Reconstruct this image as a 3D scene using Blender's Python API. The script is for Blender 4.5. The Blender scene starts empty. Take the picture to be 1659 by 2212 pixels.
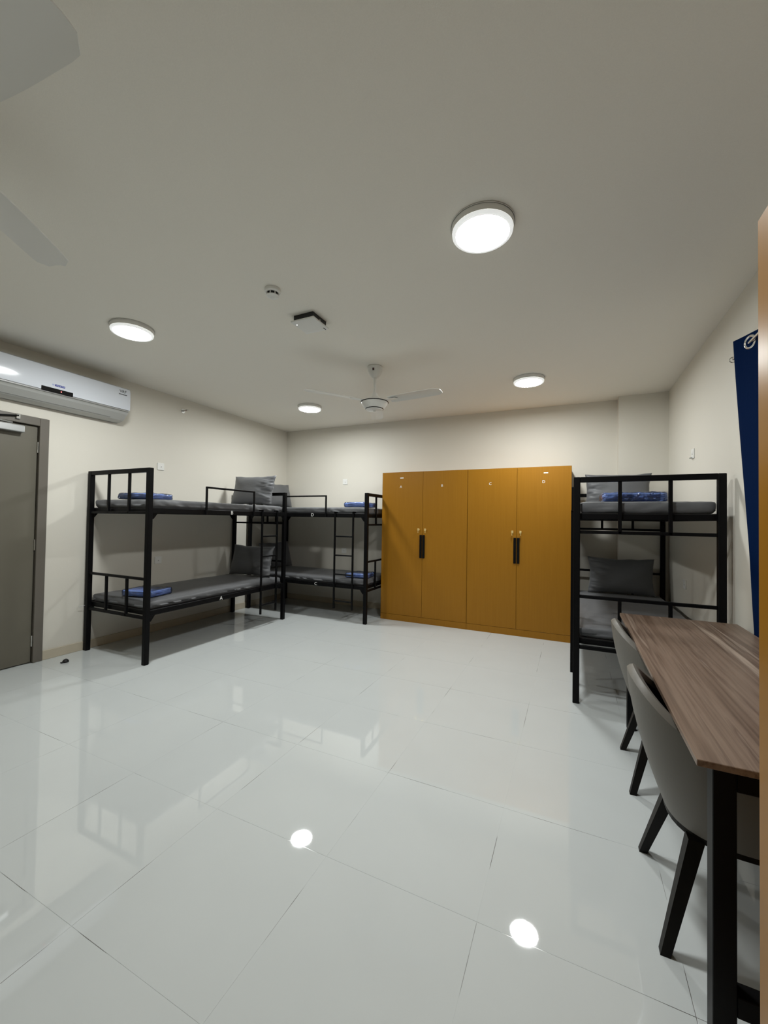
import bpy, bmesh, math, random
from mathutils import Vector, Matrix, noise
random.seed(7)
PI = math.pi
sc = bpy.context.scene
C = sc.collection

# ---------------------------------------------------------------- camera
YAW, PITCH, ROLL, FPX = -0.4374, 0.0195, 0.0154, 870.52
cam_d = bpy.data.cameras.new('camera')
cam = bpy.data.objects.new('camera', cam_d)
C.objects.link(cam)
cam_d.sensor_fit = 'HORIZONTAL'
cam_d.sensor_width = 36.0
cam_d.lens = FPX / 1659.0 * 36.0
cam_d.clip_start = 0.02
r0 = Vector((math.cos(YAW), -math.sin(YAW), 0))
fwd = Vector((math.sin(YAW) * math.cos(PITCH), math.cos(YAW) * math.cos(PITCH), math.sin(PITCH)))
up0 = r0.cross(fwd)
cx = r0 * math.cos(ROLL) + up0 * math.sin(ROLL)
cy = -r0 * math.sin(ROLL) + up0 * math.cos(ROLL)
cz = -fwd
cam.matrix_world = Matrix(((cx.x, cy.x, cz.x, 0.0), (cx.y, cy.y, cz.y, 0.0), (cx.z, cy.z, cz.z, 1.36), (0, 0, 0, 1)))
sc.camera = cam

# ---------------------------------------------------------------- world, exposure
w = bpy.data.worlds.new('world')
sc.world = w
w.use_nodes = True
w.node_tree.nodes['Background'].inputs[0].default_value = (0.02, 0.025, 0.035, 1)
w.node_tree.nodes['Background'].inputs[1].default_value = 0.3
sc.view_settings.view_transform = 'Standard'
sc.view_settings.look = 'None'
sc.view_settings.exposure = 0.0
sc.view_settings.gamma = 1.0
sc.view_settings.use_curve_mapping = False
sc.cycles.diffuse_bounces = 4
sc.cycles.max_bounces = 8
sc.cycles.sample_clamp_indirect = 6.0
LAMP_STRENGTH = 192.0
LAMP_COLOR = (0.97, 1.0, 0.99, 1)

# ---------------------------------------------------------------- room numbers
XL, XR, YB, YF, ZC = -4.48, 0.976, 5.58, -1.56, 2.856
LAMPS = [(-0.42, 2.018), (-3.175, 2.018), (-3.175, 4.407), (-0.42, 4.407)]

# ---------------------------------------------------------------- materials
def srgb(r, g, b):
    f = lambda c: (c / 255 / 12.92) if c / 255 <= 0.04045 else ((c / 255 + 0.055) / 1.055) ** 2.4
    return (f(r), f(g), f(b), 1)

MATS = {}
def mat(name, col, rough=0.5, metal=0.0, spec=0.5, coat=0.0, coat_rough=0.05, bump=0.0, bscale=60.0,
        var=0.0, vscale=6.0, stretch=(1, 1, 1), sheen=0.0, emit=None, estr=0.0):
    m = bpy.data.materials.new(name)
    m.use_nodes = True
    nt = m.node_tree
    b = nt.nodes['Principled BSDF']
    b.inputs['Base Color'].default_value = col
    b.inputs['Roughness'].default_value = rough
    b.inputs['Metallic'].default_value = metal
    b.inputs['Specular IOR Level'].default_value = spec
    b.inputs['Coat Weight'].default_value = coat
    b.inputs['Coat Roughness'].default_value = coat_rough
    b.inputs['Sheen Weight'].default_value = sheen
    if emit:
        b.inputs['Emission Color'].default_value = emit
        b.inputs['Emission Strength'].default_value = estr
    if bump or var:
        tc = nt.nodes.new('ShaderNodeTexCoord')
        mp = nt.nodes.new('ShaderNodeMapping')
        mp.inputs['Scale'].default_value = stretch
        nt.links.new(tc.outputs['Object'], mp.inputs['Vector'])
    if var:
        n = nt.nodes.new('ShaderNodeTexNoise')
        n.inputs['Scale'].default_value = vscale
        n.inputs['Detail'].default_value = 4
        nt.links.new(mp.outputs[0], n.inputs['Vector'])
        r = nt.nodes.new('ShaderNodeValToRGB')
        r.color_ramp.elements[0].position = 0.3
        r.color_ramp.elements[1].position = 0.7
        r.color_ramp.elements[0].color = (col[0] * (1 - var), col[1] * (1 - var), col[2] * (1 - var), 1)
        r.color_ramp.elements[1].color = (min(1, col[0] * (1 + var)), min(1, col[1] * (1 + var)), min(1, col[2] * (1 + var)), 1)
        nt.links.new(n.outputs['Fac'], r.inputs['Fac'])
        nt.links.new(r.outputs[0], b.inputs['Base Color'])
    if bump:
        n2 = nt.nodes.new('ShaderNodeTexNoise')
        n2.inputs['Scale'].default_value = bscale
        n2.inputs['Detail'].default_value = 3
        nt.links.new(mp.outputs[0], n2.inputs['Vector'])
        bp = nt.nodes.new('ShaderNodeBump')
        bp.inputs['Strength'].default_value = bump
        bp.inputs['Distance'].default_value = 0.01
        nt.links.new(n2.outputs['Fac'], bp.inputs['Height'])
        nt.links.new(bp.outputs[0], b.inputs['Normal'])
    MATS[name] = m
    return m

mat('wall_paint', (0.72, 0.69, 0.615, 1), 0.55, spec=0.3, bump=0.05, bscale=140, var=0.012, vscale=1.5)
mat('ceiling_paint', (0.86, 0.83, 0.755, 1), 0.8, spec=0.2, bump=0.12, bscale=260, var=0.015, vscale=220)
mat('tile', (0.595, 0.625, 0.622, 1), 0.022, spec=0.8, var=0.012, vscale=3)
mat('grout', (0.55, 0.57, 0.55, 1), 0.1, spec=0.6)
mat('skirting', srgb(196, 186, 166), 0.25, var=0.04, vscale=5)
mat('door_paint', srgb(102, 98, 86), 0.45, var=0.02, vscale=4)
mat('door_frame_paint', srgb(104, 99, 91), 0.4, var=0.02, vscale=4)
mat('gap_shade', (0.01, 0.01, 0.01, 1), 0.8)
mat('black_metal', (0.0035, 0.0035, 0.004, 1), 0.45, spec=0.12, bump=0.02, bscale=300)
mat('black_board', (0.012, 0.011, 0.010, 1), 0.7, var=0.2, vscale=10)
mat('steel', (0.62, 0.62, 0.60, 1), 0.22, metal=1.0)
mat('chrome', (0.85, 0.85, 0.85, 1), 0.08, metal=1.0)
mat('brass', (0.92, 0.70, 0.30, 1), 0.32, metal=0.65)
mat('closer_silver', (0.42, 0.43, 0.43, 1), 0.35, metal=0.8)
mat('white_plastic', (0.80, 0.80, 0.77, 1), 0.3)
mat('white_gloss', (0.64, 0.67, 0.72, 1), 0.12, spec=0.6)
mat('ac_lower', (0.50, 0.505, 0.485, 1), 0.4)
mat('grey_plastic', (0.30, 0.30, 0.29, 1), 0.4)
mat('black_plastic', (0.006, 0.006, 0.007, 1), 0.25)
mat('black_gloss', (0.003, 0.003, 0.004, 1), 0.1)
mat('blue_print', (0.012, 0.018, 0.22, 1), 0.4)
mat('pale_blue_print', (0.35, 0.40, 0.62, 1), 0.4)
mat('white_print', (0.85, 0.85, 0.82, 1), 0.5)
mat('dark_print', (0.02, 0.02, 0.02, 1), 0.5)
mat('red_led', (0.6, 0.02, 0.03, 1), 0.3, emit=(1, 0.18, 0.16, 1), estr=3.0)
mat('white_led', (0.9, 0.9, 0.9, 1), 0.3, emit=(1, 1, 1, 1), estr=4.0)
mat('lamp_diffuser', (0.9, 0.9, 0.9, 1), 0.4, emit=LAMP_COLOR, estr=LAMP_STRENGTH)
mat('frosted_rim', (0.85, 0.85, 0.84, 1), 0.4, emit=LAMP_COLOR, estr=0.55)
mat('lamp_housing', (0.78, 0.77, 0.73, 1), 0.35)
mat('fan_white', (0.74, 0.73, 0.69, 1), 0.3)
mat('red_label', (0.25, 0.02, 0.02, 1), 0.4)
mat('bed_sheet', (0.106, 0.109, 0.115, 1), 0.55, spec=0.4, sheen=0.15, bump=0.22, bscale=9, stretch=(1, 1.6, 3))
mat('pillow_fabric', (0.104, 0.107, 0.113, 1), 0.5, spec=0.4, sheen=0.15, bump=0.25, bscale=11, stretch=(1, 1, 2))
mat('blue_blanket', (0.24, 0.36, 0.72, 1), 0.7, sheen=0.3, var=0.2, vscale=9, bump=0.2, bscale=20)
mat('chair_taupe', (0.150, 0.140, 0.122, 1), 0.5, spec=0.4, bump=0.05, bscale=90)
mat('chair_black', (0.010, 0.010, 0.011, 1), 0.5, bump=0.06, bscale=80)
mat('chair_leg_wood', (0.008, 0.007, 0.006, 1), 0.45, spec=0.15, var=0.2, vscale=14, stretch=(3, 3, .4))
mat('curtain_blue', (0.0008, 0.0095, 0.045, 1), 0.85, spec=0.04, bump=0.12, bscale=50, stretch=(1, 1, .2))
mat('rubber', (0.008, 0.008, 0.008, 1), 0.6)

def wood(name, cols, scale, dist, rough, axis_scale, spec=0.4):
    m = bpy.data.materials.new(name)
    m.use_nodes = True
    nt = m.node_tree
    b = nt.nodes['Principled BSDF']
    b.inputs['Roughness'].default_value = rough
    b.inputs['Specular IOR Level'].default_value = spec
    tc = nt.nodes.new('ShaderNodeTexCoord')
    mp = nt.nodes.new('ShaderNodeMapping')
    mp.inputs['Scale'].default_value = axis_scale
    nt.links.new(tc.outputs['Object'], mp.inputs['Vector'])
    n = nt.nodes.new('ShaderNodeTexNoise')
    n.inputs['Scale'].default_value = scale
    n.inputs['Detail'].default_value = 6
    n.inputs['Roughness'].default_value = 0.6
    n.inputs['Distortion'].default_value = dist
    nt.links.new(mp.outputs[0], n.inputs['Vector'])
    r = nt.nodes.new('ShaderNodeValToRGB')
    els = r.color_ramp.elements
    while len(els) < len(cols):
        els.new(0.5)
    for i, (p, c) in enumerate(cols):
        els[i].position = p
        els[i].color = c
    nt.links.new(n.outputs['Fac'], r.inputs['Fac'])
    nt.links.new(r.outputs[0], b.inputs['Base Color'])
    MATS[name] = m
    return m

def table_wood():
    m = bpy.data.materials.new('table_wood')
    m.use_nodes = True
    nt = m.node_tree
    b = nt.nodes['Principled BSDF']
    b.inputs['Roughness'].default_value = 0.36
    b.inputs['Specular IOR Level'].default_value = 0.45
    tc = nt.nodes.new('ShaderNodeTexCoord')
    def layer(scale, dist, det):
        mp = nt.nodes.new('ShaderNodeMapping')
        mp.inputs['Scale'].default_value = scale
        nt.links.new(tc.outputs['Object'], mp.inputs['Vector'])
        n = nt.nodes.new('ShaderNodeTexNoise')
        n.inputs['Scale'].default_value = 1.0
        n.inputs['Detail'].default_value = det
        n.inputs['Roughness'].default_value = 0.6
        n.inputs['Distortion'].default_value = dist
        nt.links.new(mp.outputs[0], n.inputs['Vector'])
        return n.outputs['Fac']
    def ramp(f, els):
        r = nt.nodes.new('ShaderNodeValToRGB')
        e = r.color_ramp.elements
        while len(e) < len(els):
            e.new(0.5)
        for i, (p, c) in enumerate(els):
            e[i].position = p
            e[i].color = c
        nt.links.new(f, r.inputs['Fac'])
        return r.outputs[0]
    broad = ramp(layer((17, 0.5, 17), 0.35, 4), [(0.33, (0.110, 0.067, 0.045, 1)), (0.44, (0.190, 0.128, 0.092, 1)), (0.53, (0.235, 0.165, 0.122, 1)), (0.60, (0.140, 0.090, 0.064, 1)), (0.70, (0.39, 0.30, 0.235, 1))])
    fine = ramp(layer((85, 1.6, 85), 0.4, 5), [(0.30, (0.62, 0.60, 0.58, 1)), (0.50, (1, 1, 1, 1)), (0.68, (1.0, 1.0, 1.0, 1)), (0.8, (1.3, 1.32, 1.34, 1))])
    mx = nt.nodes.new('ShaderNodeMix')
    mx.data_type = 'RGBA'
    mx.blend_type = 'MULTIPLY'
    mx.inputs['Factor'].default_value = 0.85
    nt.links.new(broad, mx.inputs['A'])
    nt.links.new(fine, mx.inputs['B'])
    nt.links.new(mx.outputs['Result'], b.inputs['Base Color'])
    MATS['table_wood'] = m
table_wood()
wood('wardrobe_laminate', [(0.3, (0.285, 0.125, 0.0085, 1)), (0.5, (0.30, 0.132, 0.0095, 1)), (0.7, (0.315, 0.140, 0.011, 1))],
     1.0, 0.2, 0.34, (60.0, 60.0, 1.6), spec=0.22)

def dashed_grout():
    nt = MATS['grout'].node_tree
    b = nt.nodes['Principled BSDF']
    tc = nt.nodes.new('ShaderNodeTexCoord')
    n = nt.nodes.new('ShaderNodeTexNoise')
    n.inputs['Scale'].default_value = 2.6
    n.inputs['Detail'].default_value = 2
    nt.links.new(tc.outputs['Object'], n.inputs['Vector'])
    r = nt.nodes.new('ShaderNodeValToRGB')
    e = r.color_ramp.elements
    e[0].position, e[0].color = 0.40, (0.10, 0.09, 0.08, 1)
    e[1].position, e[1].color = 0.46, (0.585, 0.615, 0.61, 1)
    nt.links.new(n.outputs['Fac'], r.inputs['Fac'])
    nt.links.new(r.outputs[0], b.inputs['Base Color'])
dashed_grout()

def plastic_wrap():
    m = bpy.data.materials.new('clear_film')
    m.use_nodes = True
    nt = m.node_tree
    for n in list(nt.nodes):
        if n.type != 'OUTPUT_MATERIAL':
            nt.nodes.remove(n)
    out = [n for n in nt.nodes if n.type == 'OUTPUT_MATERIAL'][0]
    t = nt.nodes.new('ShaderNodeBsdfTransparent')
    t.inputs[0].default_value = (0.93, 0.95, 1, 1)
    g = nt.nodes.new('ShaderNodeBsdfGlossy')
    g.inputs['Roughness'].default_value = 0.12
    f = nt.nodes.new('ShaderNodeFresnel')
    f.inputs[0].default_value = 1.7
    tc = nt.nodes.new('ShaderNodeTexCoord')
    n = nt.nodes.new('ShaderNodeTexNoise')
    n.inputs['Scale'].default_value = 28
    nt.links.new(tc.outputs['Object'], n.inputs['Vector'])
    bp = nt.nodes.new('ShaderNodeBump')
    bp.inputs['Strength'].default_value = 0.7
    bp.inputs['Distance'].default_value = 0.02
    nt.links.new(n.outputs['Fac'], bp.inputs['Height'])
    nt.links.new(bp.outputs[0], g.inputs['Normal'])
    nt.links.new(bp.outputs[0], f.inputs['Normal'])
    mx = nt.nodes.new('ShaderNodeMixShader')
    nt.links.new(f.outputs[0], mx.inputs[0])
    nt.links.new(t.outputs[0], mx.inputs[1])
    nt.links.new(g.outputs[0], mx.inputs[2])
    nt.links.new(mx.outputs[0], out.inputs[0])
    MATS['clear_film'] = m
plastic_wrap()

# ---------------------------------------------------------------- mesh helpers
class MB:
    """collects shapes, build() links them as ONE mesh object"""
    def __init__(self):
        self.bm = bmesh.new()
    def box(self, a, b, bev=0.0, seg=1):
        lo = [min(a[i], b[i]) for i in range(3)]
        hi = [max(a[i], b[i]) for i in range(3)]
        r = bmesh.ops.create_cube(self.bm, size=1)
        vs = r['verts']
        for v in vs:
            v.co = Vector([(lo[i] + hi[i]) / 2 + v.co[i] * (hi[i] - lo[i]) for i in range(3)])
        if bev > 0:
            es = list({e for v in vs for e in v.link_edges})
            bmesh.ops.bevel(self.bm, geom=es, offset=bev, segments=seg, affect='EDGES', profile=0.5)
        return self
    def tube(self, pts, r, n=10, closed=False):
        pts = [Vector(p) for p in pts]
        rings = []
        prev = None
        L = len(pts)
        for i, p in enumerate(pts):
            if closed:
                d = (pts[(i + 1) % L] - pts[i - 1]).normalized()
            else:
                d = (pts[min(i + 1, L - 1)] - pts[max(i - 1, 0)]).normalized()
            if prev is None:
                ref = Vector((0, 0, 1)) if abs(d.z) < 0.9 else Vector((1, 0, 0))
                s = d.cross(ref).normalized()
            else:
                s = (prev - d * prev.dot(d)).normalized()
            prev = s
            t = d.cross(s)
            rr = r[i] if isinstance(r, (list, tuple)) else r
            rings.append([self.bm.verts.new(p + (s * math.cos(2 * PI * k / n) + t * math.sin(2 * PI * k / n)) * rr) for k in range(n)])
        m = L if closed else L - 1
        for i in range(m):
            a, b = rings[i], rings[(i + 1) % L]
            for k in range(n):
                self.bm.faces.new((a[k], a[(k + 1) % n], b[(k + 1) % n], b[k]))
        if not closed:
            self.bm.faces.new(list(reversed(rings[0])))
            self.bm.faces.new(rings[-1])
        return self
    def lathe(self, prof, center=(0, 0, 0), n=40):
        c = Vector(center)
        rings = []
        for (r, z) in prof:
            if r < 1e-6:
                rings.append([self.bm.verts.new(c + Vector((0, 0, z)))])
            else:
                rings.append([self.bm.verts.new(c + Vector((r * math.cos(2 * PI * k / n), r * math.sin(2 * PI * k / n), z))) for k in range(n)])
        for a, b in zip(rings, rings[1:]):
            for k in range(n):
                k2 = (k + 1) % n
                if len(a) == 1 and len(b) == 1:
                    continue
                if len(a) == 1:
                    self.bm.faces.new((a[0], b[k2], b[k]))
                elif len(b) == 1:
                    self.bm.faces.new((a[k], a[k2], b[0]))
                else:
                    self.bm.faces.new((a[k], a[k2], b[k2], b[k]))
        return self
    def prism(self, poly, lo, hi, axis='y'):
        """poly of 2D points in the other two axes, extruded along axis"""
        def P(p, h):
            if axis == 'y':
                return Vector((p[0], h, p[1]))
            if axis == 'x':
                return Vector((h, p[0], p[1]))
            return Vector((p[0], p[1], h))
        a = [self.bm.verts.new(P(p, lo)) for p in poly]
        b = [self.bm.verts.new(P(p, hi)) for p in poly]
        n = len(poly)
        self.bm.faces.new(a)
        self.bm.faces.new(list(reversed(b)))
        for k in range(n):
            self.bm.faces.new((a[k], b[k], b[(k + 1) % n], a[(k + 1) % n]))
        return self
    def taper(self, p, q, sp, sq):
        """square leg from p to q with half sizes sp, sq"""
        p, q = Vector(p), Vector(q)
        f = lambda c, s: [self.bm.verts.new(c + Vector((x * s[0], y * s[1], 0))) for x, y in ((-1, -1), (1, -1), (1, 1), (-1, 1))]
        a, b = f(p, sp), f(q, sq)
        self.bm.faces.new(list(reversed(a)))
        self.bm.faces.new(b)
        for k in range(4):
            self.bm.faces.new((a[k], a[(k + 1) % 4], b[(k + 1) % 4], b[k]))
        return self
    def grid(self, rows, close_u=False, flip=False):
        vs = [[self.bm.verts.new(p) for p in r] for r in rows]
        for i in range(len(vs) - 1):
            n = len(vs[i])
            for k in range(n if close_u else n - 1):
                q = (vs[i][k], vs[i][(k + 1) % n], vs[i + 1][(k + 1) % n], vs[i + 1][k])
                self.bm.faces.new(tuple(reversed(q)) if flip else q)
        return self
    def build(self, name, m, parent=None, smooth=False, loc=None):
        bmesh.ops.recalc_face_normals(self.bm, faces=self.bm.faces)
        me = bpy.data.meshes.new(name)
        self.bm.to_mesh(me)
        self.bm.free()
        if smooth:
            for p in me.polygons:
                p.use_smooth = True
            me.set_sharp_from_angle(angle=math.radians(38))
        return link(name, me, m, parent, loc)

def link(name, me, m, parent=None, loc=None):
    if m is not None and not me.materials:
        me.materials.append(MATS[m])
    o = bpy.data.objects.new(name, me)
    C.objects.link(o)
    if parent:
        o.parent = parent
    if loc:
        o.location = loc
    return o

def empty(name, loc=(0, 0, 0), rz=0.0):
    o = bpy.data.objects.new(name, None)
    o.empty_display_size = 0.1
    C.objects.link(o)
    o.location = loc
    o.rotation_euler = (0, 0, rz)
    return o

def tag(o, label, cat, group=None):
    o['label'] = label
    o['category'] = cat
    if group:
        o['group'] = group
    return o

def struct(o, label=None):
    o['kind'] = 'structure'
    if label:
        o['label'] = label
    return o

def copy_tree(o, parent=None):
    c = o.copy()
    C.objects.link(c)
    c.parent = parent
    for ch in list(o.children):
        copy_tree(ch, c)
    return c

def text_part(name, txt, size, m, parent, mat4):
    cu = bpy.data.curves.new(name, 'FONT')
    cu.body = txt
    cu.size = size
    cu.align_x = 'CENTER'
    cu.align_y = 'CENTER'
    cu.extrude = 0.0006
    t = bpy.data.objects.new(name, cu)
    C.objects.link(t)
    dg = bpy.context.evaluated_depsgraph_get()
    me = bpy.data.meshes.new_from_object(t.evaluated_get(dg))
    bpy.data.objects.remove(t)
    bpy.data.curves.remove(cu)
    me.materials.clear()
    me.transform(mat4)
    me.name = name
    return link(name, me, m, parent)

def rounded_box(lx, ly, lz, r, nx, ny, nz, disp=None):
    """surface grid of a box with rounded edges, base at z=0, centred in x,y"""
    verts, idx, faces = [], {}, []
    h = (lx / 2, ly / 2, lz / 2)
    N = (nx, ny, nz)
    def param(i, n, hh):
        # edge rows sit inside the rounding
        k = 3
        if i <= k:
            return -hh + r * (1 - math.cos(i / k * PI / 2)) if i < k else -hh + r
        if i >= n - k:
            j = n - i
            return hh - r * (1 - math.cos(j / k * PI / 2)) if j < k else hh - r
        return -hh + r + (2 * hh - 2 * r) * (i - k) / (n - 2 * k)
    def add(c):
        key = tuple(round(x, 5) for x in c)
        if key in idx:
            return idx[key]
        inner = [max(-h[i] + r, min(h[i] - r, c[i])) for i in range(3)]
        d = Vector([c[i] - inner[i] for i in range(3)])
        if d.length > 1e-9:
            d = d.normalized() * r
        p = Vector(inner) + d
        nrm = d.normalized() if d.length > 1e-9 else Vector((0, 0, 1))
        p.z += h[2]
        if disp:
            p = disp(p, nrm)
        idx[key] = len(verts)
        verts.append(p)
        return idx[key]
    for ax in range(3):
        a, b = [(1, 2), (2, 0), (0, 1)][ax]
        for s in (-1, 1):
            for i in range(N[a]):
                for j in range(N[b]):
                    q = []
                    for (di, dj) in ((0, 0), (1, 0), (1, 1), (0, 1)):
                        c = [0, 0, 0]
                        c[ax] = s * h[ax]
                        c[a] = param(i + di, N[a], h[a])
                        c[b] = param(j + dj, N[b], h[b])
                        q.append(add(c))
                    faces.append(q if s > 0 else q[::-1])
    me = bpy.data.meshes.new('rounded')
    me.from_pydata(verts, [], faces)
    for p in me.polygons:
        p.use_smooth = True
    me.update()
    return me

# ================================================================ THE ROOM
T = 0.12
# --- floor slab (grout) and its tiles
floor = struct(MB().box((XL - T, YF - T, -0.12), (XR + T, YB + T, -0.0005)).build('floor', 'grout'),
               'glossy white porcelain tiled floor')
TS, TX, TY = 0.6036, -0.286, 0.8026
GAP = 0.0009
def axis_cells(lo, hi, org):
    k = math.floor((lo - org) / TS)
    out = []
    while org + k * TS < hi:
        a, b = max(lo, org + k * TS), min(hi, org + (k + 1) * TS)
        if b - a > 0.01:
            out.append((a, b))
        k += 1
    return out
tile_mesh = {}
for (xa, xb) in axis_cells(XL, XR, TX):
    for (ya, yb) in axis_cells(YF, YB, TY):
        key = (round(xb - xa, 3), round(yb - ya, 3))
        if key not in tile_mesh:
            b = MB().box((-(xb - xa) / 2 + GAP, -(yb - ya) / 2 + GAP, -0.009), ((xb - xa) / 2 - GAP, (yb - ya) / 2 - GAP, 0))
            o = b.build('tile', 'tile', floor)
            tile_mesh[key] = o.data
        else:
            o = link('tile', tile_mesh[key], 'tile', floor)
        o.location = ((xa + xb) / 2, (ya + yb) / 2, 0.0)
        o.rotation_euler = (max(-0.0005, min(0.0005, random.gauss(0, 0.0003))), max(-0.0005, min(0.0005, random.gauss(0, 0.0003))), 0)

struct(MB().box((XL - T, YF - T, ZC), (XR + T, YB + T, ZC + 0.12)).build('ceiling', 'ceiling_paint'), 'plain off-white painted ceiling')
struct(MB().box((XL - T, YB, 0), (XR + T, YB + T, ZC)).build('wall_back', 'wall_paint'), 'cream back wall')
struct(MB().box((XR, YF, 0), (XR + T, YB, ZC)).build('wall_right', 'wall_paint'), 'cream right wall')
struct(MB().box((XL - T, YF - T, 0), (XR + T, YF, ZC)).build('wall_front', 'wall_paint'), 'cream wall behind the camera')
struct(MB().box((0.487, 5.43, 0), (XR, YB, ZC)).build('wall_column', 'wall_paint'), 'cream boxed column in the right back corner')
# left wall with the door opening
DY0, DY1, DZ = 1.10, 2.022, 2.19
wl = MB()
wl.box((XL - T, YF, 0), (XL, DY0, ZC))
wl.box((XL - T, DY1, 0), (XL, YB, ZC))
wl.box((XL - T, DY0, DZ), (XL, DY1, ZC))
wl.box((XL - T - 0.02, DY0 - 0.05, 0), (XL - T, DY1 + 0.05, DZ + 0.05))
struct(wl.build('wall_left', 'wall_paint'), 'cream left wall with the door')

def baseboard(name, a, b):
    return struct(MB().box(a, b, 0.003).build(name, 'skirting'))
baseboard('baseboard_left', (XL, 2.086, 0), (XL + 0.011, YB, 0.087))
baseboard('baseboard_back', (XL + 0.011, YB - 0.011, 0), (0.487, YB, 0.087))
baseboard('baseboard_right', (XR - 0.011, YF, 0), (XR, 5.43, 0.087))
baseboard('baseboard_column', (0.476, 5.419, 0), (XR - 0.011, 5.43, 0.087))
baseboard('baseboard_front', (XL, YF, 0), (XR - 0.011, YF + 0.011, 0.087))
baseboard('baseboard_near', (XL, YF + 0.011, 0), (XL + 0.011, 1.035, 0.087))

# --- door
door = struct(empty('door_1', (XL, (DY0 + DY1) / 2, 0)), 'grey-brown painted door with a silver closer')
def dl(p):
    return (p[0] - XL, p[1] - (DY0 + DY1) / 2, p[2])
def dbox(name, a, b, m, par=None, bev=0.0):
    return MB().box(dl(a), dl(b), bev).build(name, m, par or door)
fr = MB()
fr.box(dl((XL - 0.07, DY1 - 0.012, 0)), dl((XL + 0.018, DY1 + 0.062, DZ + 0.062)), 0.003)
fr.box(dl((XL - 0.07, DY0 - 0.062, 0)), dl((XL + 0.018, DY0 + 0.012, DZ + 0.062)), 0.003)
fr.box(dl((XL - 0.07, DY0 + 0.012, DZ - 0.012)), dl((XL + 0.018, DY1 - 0.012, DZ + 0.062)), 0.003)
fr.build('door_frame', 'door_frame_paint', door)
leaf = dbox('door_leaf', (XL - 0.055, DY0 + 0.016, 0.008), (XL - 0.012, DY1 - 0.017, DZ - 0.018), 'door_paint', None, 0.002)
dbox('door_stop', (XL - 0.1, DY0, 0.0), (XL - 0.06, DY1, DZ), 'gap_shade')  # near-black sheet behind the whole leaf, painted shade for the door gaps
for z0 in (1.93, 1.03, 0.15):
    h = MB().tube([dl((XL - 0.006, DY1 - 0.0145, z0)), dl((XL - 0.006, DY1 - 0.0145, z0 + 0.1))], 0.007, 10)
    h.build('hinge', 'steel', door, True)
cl = MB().box(dl((XL - 0.012, 1.58, 2.088)), dl((XL + 0.05, 1.885, 2.152)), 0.008, 2).build('closer_body', 'closer_silver', door)
MB().box(dl((XL - 0.013, 1.690, 2.086)), dl((XL + 0.052, 1.712, 2.154)), 0.004).build('closer_cap', 'chrome', door)
MB().tube([dl((XL + 0.03, 1.80, 2.165)), dl((XL + 0.05, 1.60, 2.175)), ], 0.008, 8).build('closer_arm', 'steel', door, True)
MB().tube([dl((XL + 0.03, 1.60, 2.19)), dl((XL + 0.035, 1.842, 2.235))], 0.007, 8).build('closer_arm', 'black_metal', door, True)
MB().box(dl((XL + 0.018, 1.825, 2.205)), dl((XL + 0.036, 1.858, 2.25)), 0.004).build('closer_foot', 'steel', door)
MB().tube([dl((XL - 0.012, DY0 + 0.07, 1.02)), dl((XL + 0.05, DY0 + 0.07, 1.02)), dl((XL + 0.055, DY0 + 0.10, 1.02)), dl((XL + 0.055, DY0 + 0.19, 1.02))], 0.009, 10).build('door_handle', 'steel', door, True)

# ================================================================ CEILING THINGS
# --- four round surface lamps
def make_lamp():
    r = empty('ceiling_lamp')
    MB().lathe([(0.0, 0.0), (0.150, 0.0), (0.158, -0.004), (0.158, -0.008)], n=56).build('trim_ring', 'white_print', r, True)
    MB().lathe([(0.154, -0.006), (0.155, -0.012), (0.151, -0.034), (0.147, -0.035), (0.1455, -0.03), (0.1455, -0.02), (0, -0.02)], n=56).build('housing', 'lamp_housing', r, True)
    MB().lathe([(0.1505, -0.0345), (0.1485, -0.046), (0.145, -0.0495), (0.133, -0.0500), (0.131, -0.0485), (0.131, -0.03)], n=48).build('frosted_rim', 'frosted_rim', r, True)
    MB().lathe([(0.1308, -0.046), (0.129, -0.0478), (0.12, -0.0482), (0, -0.0484)], n=36).build('diffuser', 'lamp_diffuser', r, True)
    return r
lamp_labels = ['largest round white ceiling lamp nearest the camera, lit', 'lit round ceiling lamp beside the air conditioner',
               'smallest lit round ceiling lamp left of the ceiling fan', 'lit round ceiling lamp above the wardrobes, right of the fan']
lp = make_lamp()
for i, (x, y) in enumerate(LAMPS):
    o = lp if i == 0 else copy_tree(lp)
    o.location = (x, y, ZC)
    o.rotation_euler.z = i * 0.7
    tag(o, lamp_labels[i], 'lamp', 'round ceiling lamps')

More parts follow.
